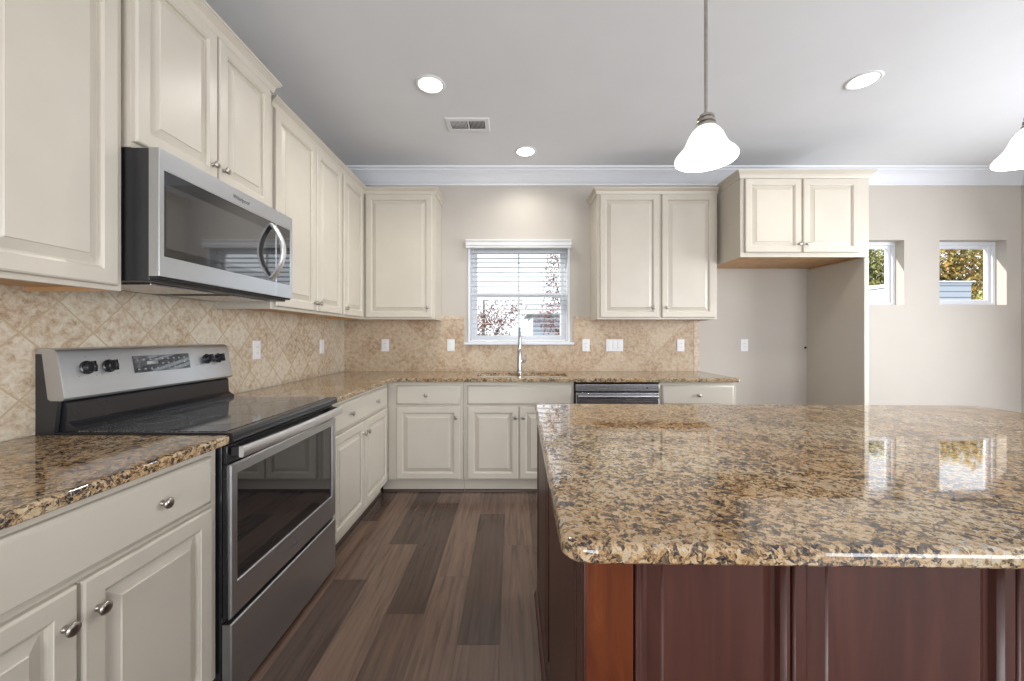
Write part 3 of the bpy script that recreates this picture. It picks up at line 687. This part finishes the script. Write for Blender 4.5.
# door skin with wide stiles: window opening
b = MB(); y0, y1, z0_, z1_ = R0+.002, R1-.002, .298, .812; wy0, wy1, wz0, wz1 = 1.318, 2.010, .410, .775
def loop4(a, c, d, e, x): return [(x, a, d), (x, c, d), (x, c, e), (x, a, e)]
b.rings([loop4(y0, y1, z0_, z1_, RF-.010), loop4(y0, y1, z0_, z1_, RF-.004), loop4(y0+.004, y1-.004, z0_+.004, z1_-.004, RF), loop4(wy0-.002, wy1+.002, wz0-.002, wz1+.002, RF), loop4(wy0, wy1, wz0, wz1, RF-.004), loop4(wy0, wy1, wz0, wz1, RF-.012)], False, False)
od = link('oven_door', b, STEEL, rg)
b = MB(); b.box(-.963, RF-.0125, y0+.001, y1-.001, z0_+.001, z1_-.001, .002); link('door_core', b, BLACK, rg, od)
b = MB(); b.box(RF-.0122, RF-.006, wy0, wy1, wz0, wz1); link('oven_window', b, OVENG, rg, od)
b = MB(); b.box(-.963, RF-.014, R0+.004, R1-.004, .812, .876, .003); link('door_top_vent', b, BLACK, rg, od)
b = MB(); n = 17; rs = []
for i in range(n):
    t_ = i/(n-1); y = R0+.008+(R1-R0-.016)*t_; bow = .014*(1-(2*t_-1)**2); xo = -.896+bow
    rs.append([(xo-.016, y, .838), (xo-.004, y, .836), (xo, y, .842), (xo, y, .866), (xo-.004, y, .873), (xo-.016, y, .872)])
b.rings(rs); hd = link('oven_handle', b, BRIGHT, rg, od)
for yy in (R0+.024, R1-.024):
    b = MB(); b.box(-.942, -.905, yy-.012, yy+.012, .840, .870, .002); link('handle_bracket', b, DARK, rg, hd)
text_part('logo', 'Whirlpool', .022, (RF+.0004, 1.667, .352), (0, 1, 0), (0, 0, 1), LOGO, rg, od)
b = MB(); fo_.panel(b, R0+.002, R1-.002, .020, .280, [(0, -.963), (0, RF-.004), (.004, RF), (.010, RF)]); link('storage_drawer', b, STEEL, rg)

# ------------------------------------------------------------------ microwave
M0, M1 = 1.2775, 2.0525; MX = -1.165; MZ0, MZ1 = 1.440, 1.865
mw = thing('microwave', (-1.37, 1.67, 1.42), 'stainless over-the-range microwave with curved handle hanging above the range', 'microwave')
b = MB(); b.box(LX+.012, MX-.035, M0+.002, M1-.002, 1.424, 1.8655, .003); link('body', b, DARK, mw)
b = MB(); b.prism([(MX-.034, 1.432), (MX-.010, 1.432), (MX-.004, 1.445), (MX-.034, 1.445)], lambda p: (p[0], M0+.006, p[1]), lambda p: (p[0], M1-.006, p[1])); link('bottom_lip', b, BLACK, mw)
b = MB()
for a, c in ((M0+.05, M0+.33), (M0+.43, M0+.71)): b.box(-1.50, -1.24, a, c, 1.417, 1.4235, .002)
link('grease_filter', b, STEELX, mw)
DS = 1.912
gy0, gy1, gz0, gz1 = 1.296, 2.032, 1.508, 1.797
def mwface(y0, y1, gy0, gy1, name, openr=False):
    b = MB()
    b.rings([loop4(y0, y1, MZ0, MZ1, MX-.034), loop4(y0, y1, MZ0, MZ1, MX-.0008), loop4(y0+.0005, y1-.0005, MZ0+.0008, MZ1-.0008, MX), loop4(gy0, gy1, gz0, gz1, MX), loop4(gy0+.001, gy1-.001, gz0+.001, gz1-.001, MX-.004)], True, True)
    return link(name, b, STEEL, mw)
dr = mwface(M0, DS, gy0, DS-.0025, 'microwave_door'); cpn = mwface(DS+.001, M1, DS+.0035, gy1, 'control_panel')
b = MB(); b.box(MX-.0045, MX-.001, gy0+.001, DS-.0035, gz0+.001, gz1-.001); dg_ = link('door_glass', b, BLACKG, mw, dr)
b = MB(); b.box(MX-.0012, MX-.0006, gy0+.008, 1.835, gz0+.03, gz1-.045); link('viewing_window', b, MWG, mw, dg_)
b = MB(); b.box(MX-.0045, MX-.001, DS+.0045, gy1-.001, gz0+.001, gz1-.001); link('control_glass', b, BLACKG, mw, cpn)
b = MB(); pts = []; 
for i in range(19):
    t_ = i/18; s_ = math.sin(PI*t_); pts.append((MX-.002+.058*s_**.8, 1.878, 1.522+.262*t_))
rs = []
for i, p in enumerate(pts):
    a = Vector(pts[max(i-1, 0)]); c = Vector(pts[min(i+1, 18)]); t = (c-a).normalized(); nrm = Vector((t.z, 0, -t.x)); Y = Vector((0, 1, 0)); P = Vector(p)
    h = .017; k = .008
    rs.append([P+Y*h*c1+nrm*k*c2 for c1, c2 in ((-1, -.5), (-.6, -1), (.6, -1), (1, -.5), (1, .5), (.6, 1), (-.6, 1), (-1, .5))])
b.rings(rs); link('handle', b, BRIGHT, mw, dr, 40)
text_part('logo', 'Whirlpool', .024, (MX+.0004, 1.665, 1.828), (0, 1, 0), (0, 0, 1), LOGO, mw, dr)

# ------------------------------------------------------------------ dishwasher
dw = thing('dishwasher', (.823, 3.3, 0), 'stainless dishwasher with bar handle under the back countertop', 'dishwasher')
X0, X1 = .491, 1.155
b = MB(); b.box(X0, X1, 3.04, 3.63, .02, .872, .003)
b.box(X0+.02, X1-.02, 3.08, 3.60, 0, .02); link('body', b, BLACK, dw)
fd = Fr((0, 0, 0), (1, 0, 0), (0, -1, 0))
b = MB(); fd.panel(b, X0+.008, X1-.006, .11, .800, [(0, -3.039), (0, -3.024), (.004, -3.02)]); dd = link('dishwasher_door', b, STEELX, dw)
b = MB(); b.box(X0+.006, X1-.006, 3.018, 3.039, .812, .866, .003); cp_ = link('control_strip', b, STEELX, dw)
b = MB(); b.lathe([(.006, 0), (.006, .0015)], (X1-.10, 3.0185, .838), (0, -1, 0), 14); link('button', b, BLACK, dw, cp_)
b = MB(); b.tube([(X0+.02, 2.99, .775), (X1-.02, 2.99, .775)], .013, 14); h_ = link('bar_handle', b, STEELX, dw, dd)
for xx in (X0+.05, X1-.05):
    b = MB(); b.tube([(xx, 3.021, .775), (xx, 2.995, .775)], .007, 10); link('handle_post', b, STEELX, dw, h_)

# ------------------------------------------------------------------ island
isl = thing('island_cabinet', (1.13, 1.24, 0), 'dark cherry kitchen island base with raised panels', 'island')
IX0, IX1, IY0, IY1 = .12, 2.145, .645, 1.862
b = MB(); b.box(IX0+.020, IX1-.020, IY0+.020, IY1-.020, 0, BT-.001); link('body', b, CHERRY, isl)
ff = Fr((0, IY0+.0195, 0), (1, 0, 0), (0, -1, 0))
# front: corner stile, then raised-panel fronts
b = MB(); ff.box(b, IX0+.003, IX0+.083, .001, BT-.002, 0, .0195, .003); link('corner_stile', b, AMBER, isl)['label'] = 'reddish brown corner stile'
def wains(fr, u0, u1, name='raised_panel', st=.03):
    # vertical section of stile, groove, raised field; the top rail sits hidden behind the stone's overhang
    pf = [(0, 0), (0, .016), (.003, .0195), (st-.010, .0195), (st-.007, .015), (st-.003, .0135), (st, .004), (st+.006, .003), (st+.026, .0145), (st+.029, .0175)]
    sec = [(u0+a, c) for a, c in pf]+[(u1-a, c) for a, c in pf[::-1]]
    b = MB(); b.prism(sec, lambda p: fr.p(p[0], .150, p[1]), lambda p: fr.p(p[0], BT-.002, p[1])); link(name, b, CHERRY, isl, smooth=12)
wains(ff, .206, .466, st=.018); wains(ff, .4695, .842)
u = .8455
while u < IX1-.06:
    v = min(u+.372, IX1-.004); wains(ff, u, v); u = v+.0035
b = MB(); ff.box(b, .206, IX1-.004, .001, .149, 0, .0195, .003); link('base_rail', b, CHERRY, isl)
fs = Fr((IX0+.0195, 0, 0), (0, -1, 0), (-1, 0, 0))
for a, c in ((-IY1+.004, -1.345), (-1.34, -.675)): wains(fs, a, c, st=.05)
b = MB(); fs.box(b, -.672, -IY0-.003, .001, BT-.002, 0, .0195, .003); link('corner_stile', b, CHERRY, isl)
b = MB(); fs.box(b, -IY1+.004, -.675, .001, .149, 0, .0195, .003); link('base_rail', b, CHERRY, isl)
fr_ = Fr((IX1-.0195, 0, 0), (0, 1, 0), (1, 0, 0))
for a, c in ((.675, 1.26), (1.265, IY1-.004)): wains(fr_, a, c, st=.05)
fbk = Fr((0, IY1-.0195, 0), (-1, 0, 0), (0, 1, 0))
for k in range(4):
    a = -IX1+.004+k*.504; wains(fbk, a, a+.50, 'cabinet_door', .05)
b = MB()
b.prism([(0, 0), (.013, 0), (.010, .012), (.004, .018), (0, .019)], lambda p: (IX0-p[0], IY0, p[1]), lambda p: (IX0-p[0], IY1, p[1]))
b.prism([(0, 0), (.013, 0), (.010, .012), (.004, .018), (0, .019)], lambda p: (IX0, IY0-p[0], p[1]), lambda p: (IX1, IY0-p[0], p[1])); link('shoe_moulding', b, CHERRY, isl)
# granite top, laid about one degree off square as in the photo
it = thing('island_countertop', (.080, .604, BT), 'large speckled gold granite top on the cherry island', 'countertop')
b = MB(); slab(b, round_poly([(.080, .604), (2.165, .604), (2.165, 1.889), (.080, 1.889)], [.040, .04, .03, .03], 8), [], BT, CT, .012)
ob = link('granite_slab', b, GRANITE, it); it.rotation_euler = (0, 0, math.radians(-1.3))

# ------------------------------------------------------------------ outlets and switches
def plate(fr, u, v, w, label, kind='outlet', gang=1, name='wall_outlet'):
    W = .070+.046*(gang-1)+(.020 if gang > 1 else 0)*0; Hh = .115
    c = fr.p(u, v, w); t = thing(name, (c.x, c.y, v-Hh/2), label, 'switch' if kind == 'switch' else 'outlet', 'white wall plates on the backsplash and walls')
    b = MB(); fr.panel(b, u-W/2, u+W/2, v-Hh/2, v+Hh/2, [(0, w), (0, w+.002), (.002, w+.005), (.006, w+.006)]); pl = link('cover_plate', b, WHITE, t)
    for i in range(gang):
        uc = u+(i-(gang-1)/2)*.046
        if kind == 'switch':
            b = MB(); fr.panel(b, uc-.0165, uc+.0165, v-.033, v+.033, [(0, w+.006), (0, w+.0075), (.002, w+.009)]); link('rocker', b, WHITE, t)
        else:
            b = MB(); fr.panel(b, uc-.0165, uc+.0165, v-.034, v+.034, [(0, w+.006), (0, w+.0068), (.001, w+.0075)]); sk_ = link('socket', b, WHITE, t)
            b = MB()
            for dv in (-.018, .018):
                for du in (-.006, .006): fr.box(b, uc+du-.001, uc+du+.001, v+dv-.004, v+dv+.004, w+.0074, w+.0078)
            link('slots', b, DARK, t, sk_)
    return t
fL = Fr((LX, 0, 0), (0, 1, 0), (1, 0, 0)); fB = Fr((0, BY, 0), (1, 0, 0), (0, -1, 0))
ZP = 1.157
plate(fL, 2.395, ZP, TT, 'white outlet on the left wall backsplash just past the range')
plate(fL, 3.218, ZP, TT, 'white switch on the left wall backsplash nearest the room corner', 'switch', name='light_switch')
plate(fB, -1.196, ZP, TT, 'white outlet on the back wall backsplash nearest the left corner')
plate(fB, -.577, ZP, TT, 'white switch on the backsplash just left of the sink window', 'switch', name='light_switch')
plate(fB, .697, ZP, TT, 'white outlet on the backsplash just right of the sink window')
plate(fB, .967, ZP, TT, 'wide white three-gang switch plate on the back wall backsplash', 'switch', 3, name='light_switch')
plate(fB, 1.590, ZP, TT, 'white outlet near the right end of the backsplash')
plate(fB, 2.196, ZP, 0, 'white outlet on the bare wall inside the refrigerator space')
b = MB(); b.lathe([(.008, 0), (.010, .004), (.010, .010), (.006, .014)], (2.770, BY, 1.135), (0, -1, 0), 16)
tag(link('wall_plug', b, BLACK), 'small black round plug on the wall of the refrigerator space', 'plug')

# ------------------------------------------------------------------ ceiling: recessed lights, vent, pendants
def can(x, y, label, e=14):
    t = thing('recessed_light', (x, y, CZ-.006), label, 'ceiling light', 'recessed ceiling lights')
    b = MB(); b.lathe([(.093, -.0002), (.093, -.003), (.088, -.0065), (.078, -.007), (.073, -.004), (.073, -.0002)], (x, y, CZ), n=40, cap0=False, cap1=False); link('trim_ring', b, WHITE, t)
    b = MB(); b.lathe([(.073, -.0004), (.073, -.0030), (.06, -.0045), (.0, -.0050)], (x, y, CZ), n=40); link('diffuser', b, LED, t)
    d = bpy.data.lights.new('recessed_light_beam', 'SPOT'); d.energy = e; d.spot_size = math.radians(150); d.spot_blend = .9; d.shadow_soft_size = .07; d.color = (1, .96, .90)
    o = bpy.data.objects.new('recessed_light_beam', d); o.location = (x, y, CZ-.02); C.objects.link(o)
can(-.508, 2.412, 'round recessed ceiling light above the aisle beside the range', 52)
can(.115, 3.284, 'round recessed ceiling light close to the back wall above the sink', 26)
can(2.155, 2.373, 'round recessed ceiling light at the right, beyond the hanging pendants', 30)
vt = thing('ceiling_vent', (-.33, 2.865, CZ-.008), 'white rectangular ceiling air vent with dark louvres', 'vent')
vx0, vx1, vy0, vy1 = -.485, -.165, 2.775, 2.955
b = MB(); fv = MB()
def ringz(i, z): return [(vx0+i, vy0+i, z), (vx1-i, vy0+i, z), (vx1-i, vy1-i, z), (vx0+i, vy1-i, z)]
b.rings([ringz(0, CZ), ringz(0, CZ-.003), ringz(.006, CZ-.008), ringz(.034, CZ-.008), ringz(.036, CZ-.004)], False, False)
b.box(-.327, -.315, vy0+.034, vy1-.034, CZ-.008, CZ-.002); link('vent_frame', b, WHITE, vt)
b = MB(); b.box(vx0+.035, vx1-.035, vy0+.035, vy1-.035, CZ-.0012, CZ-.0004); link('vent_duct', b, BLACK, vt)
b = MB()
for i in range(26):
    x = vx0+.042+i*.0094
    if -.332 < x < -.31: continue
    s_ = .004 if x < -.32 else -.004
    b.faces([(x, vy0+.035, CZ-.0075), (x+s_, vy0+.035, CZ-.0018), (x+s_, vy1-.035, CZ-.0018), (x, vy1-.035, CZ-.0075), (x+.0008, vy0+.035, CZ-.0075), (x+s_+.0008, vy0+.035, CZ-.0018), (x+s_+.0008, vy1-.035, CZ-.0018), (x+.0008, vy1-.035, CZ-.0075)],
            [(0, 1, 2, 3), (4, 5, 6, 7), (0, 1, 5, 4), (3, 2, 6, 7), (0, 3, 7, 4), (1, 2, 6, 5)])
link('louvres', b, WHITE, vt)
def pendant(x, y, label, zr=1.787):
    t = thing('pendant_light', (x, y, zr), label, 'pendant light', 'pendant lights over the island')
    b = MB(); b.lathe([(.062, CZ-zr), (.062, CZ-zr-.012), (.045, CZ-zr-.024), (.012, CZ-zr-.030), (.008, CZ-zr-.05)], (x, y, zr), n=28); link('canopy', b, NICKEL, t)
    b = MB(); b.tube([(x, y, CZ-.03), (x, y, 1.926)], .0052, 12); link('rod', b, NICKEL, t)
    b = MB(); b.lathe([(.006, 0.1411), (.018, 0.1394), (.024, 0.1344), (.0245, 0.1285), (.020, 0.1268), (.020, 0.1235), (.0265, 0.1210), (.0270, 0.1142), (.0215, 0.1117), (.0215, 0.1092), (.029, 0.1067), (.0295, 0.1000), (.024, 0.0974)], (x, y, zr), n=28); link('socket_cap', b, NICKEL, t)
    prof = [(.022, 0.1025), (.030, 0.0983), (.040, 0.0882), (.049, 0.0739), (.056, 0.0571), (.063, 0.0420), (.073, 0.0286), (.084, 0.0176), (.090, 0.0084), (.0905, 0.0025), (.088, -0.0008), (.0865, 0.0017), (.081, 0.0151), (.070, 0.0260), (.060, 0.0395), (.053, 0.0554), (.046, 0.0722), (.037, 0.0857), (.028, 0.0949), (.021, 0.0983)]
    b = MB(); b.lathe(prof, (x, y, zr), n=48, cap0=False, cap1=False); link('glass_shade', b, ALAB, t, smooth=70)
    b = MB(); b.lathe([(.010, 0.0840), (.012, 0.0714), (.024, 0.0504), (.028, 0.0336), (.022, 0.0168), (.0, 0.0101)], (x, y, zr), n=20); link('bulb', b, LED, t)
    d = bpy.data.lights.new('pendant_glow', 'POINT'); d.energy = 2.2; d.shadow_soft_size = .03; d.color = (1, .95, .88)
    o = bpy.data.objects.new('pendant_glow', d); o.location = (x, y, zr-.012); C.objects.link(o)
pendant(.601, 1.20, 'white bell glass pendant light on a rod over the island, nearer the middle')
pendant(1.612, 1.19, 'white bell glass pendant light at the right edge of the picture')
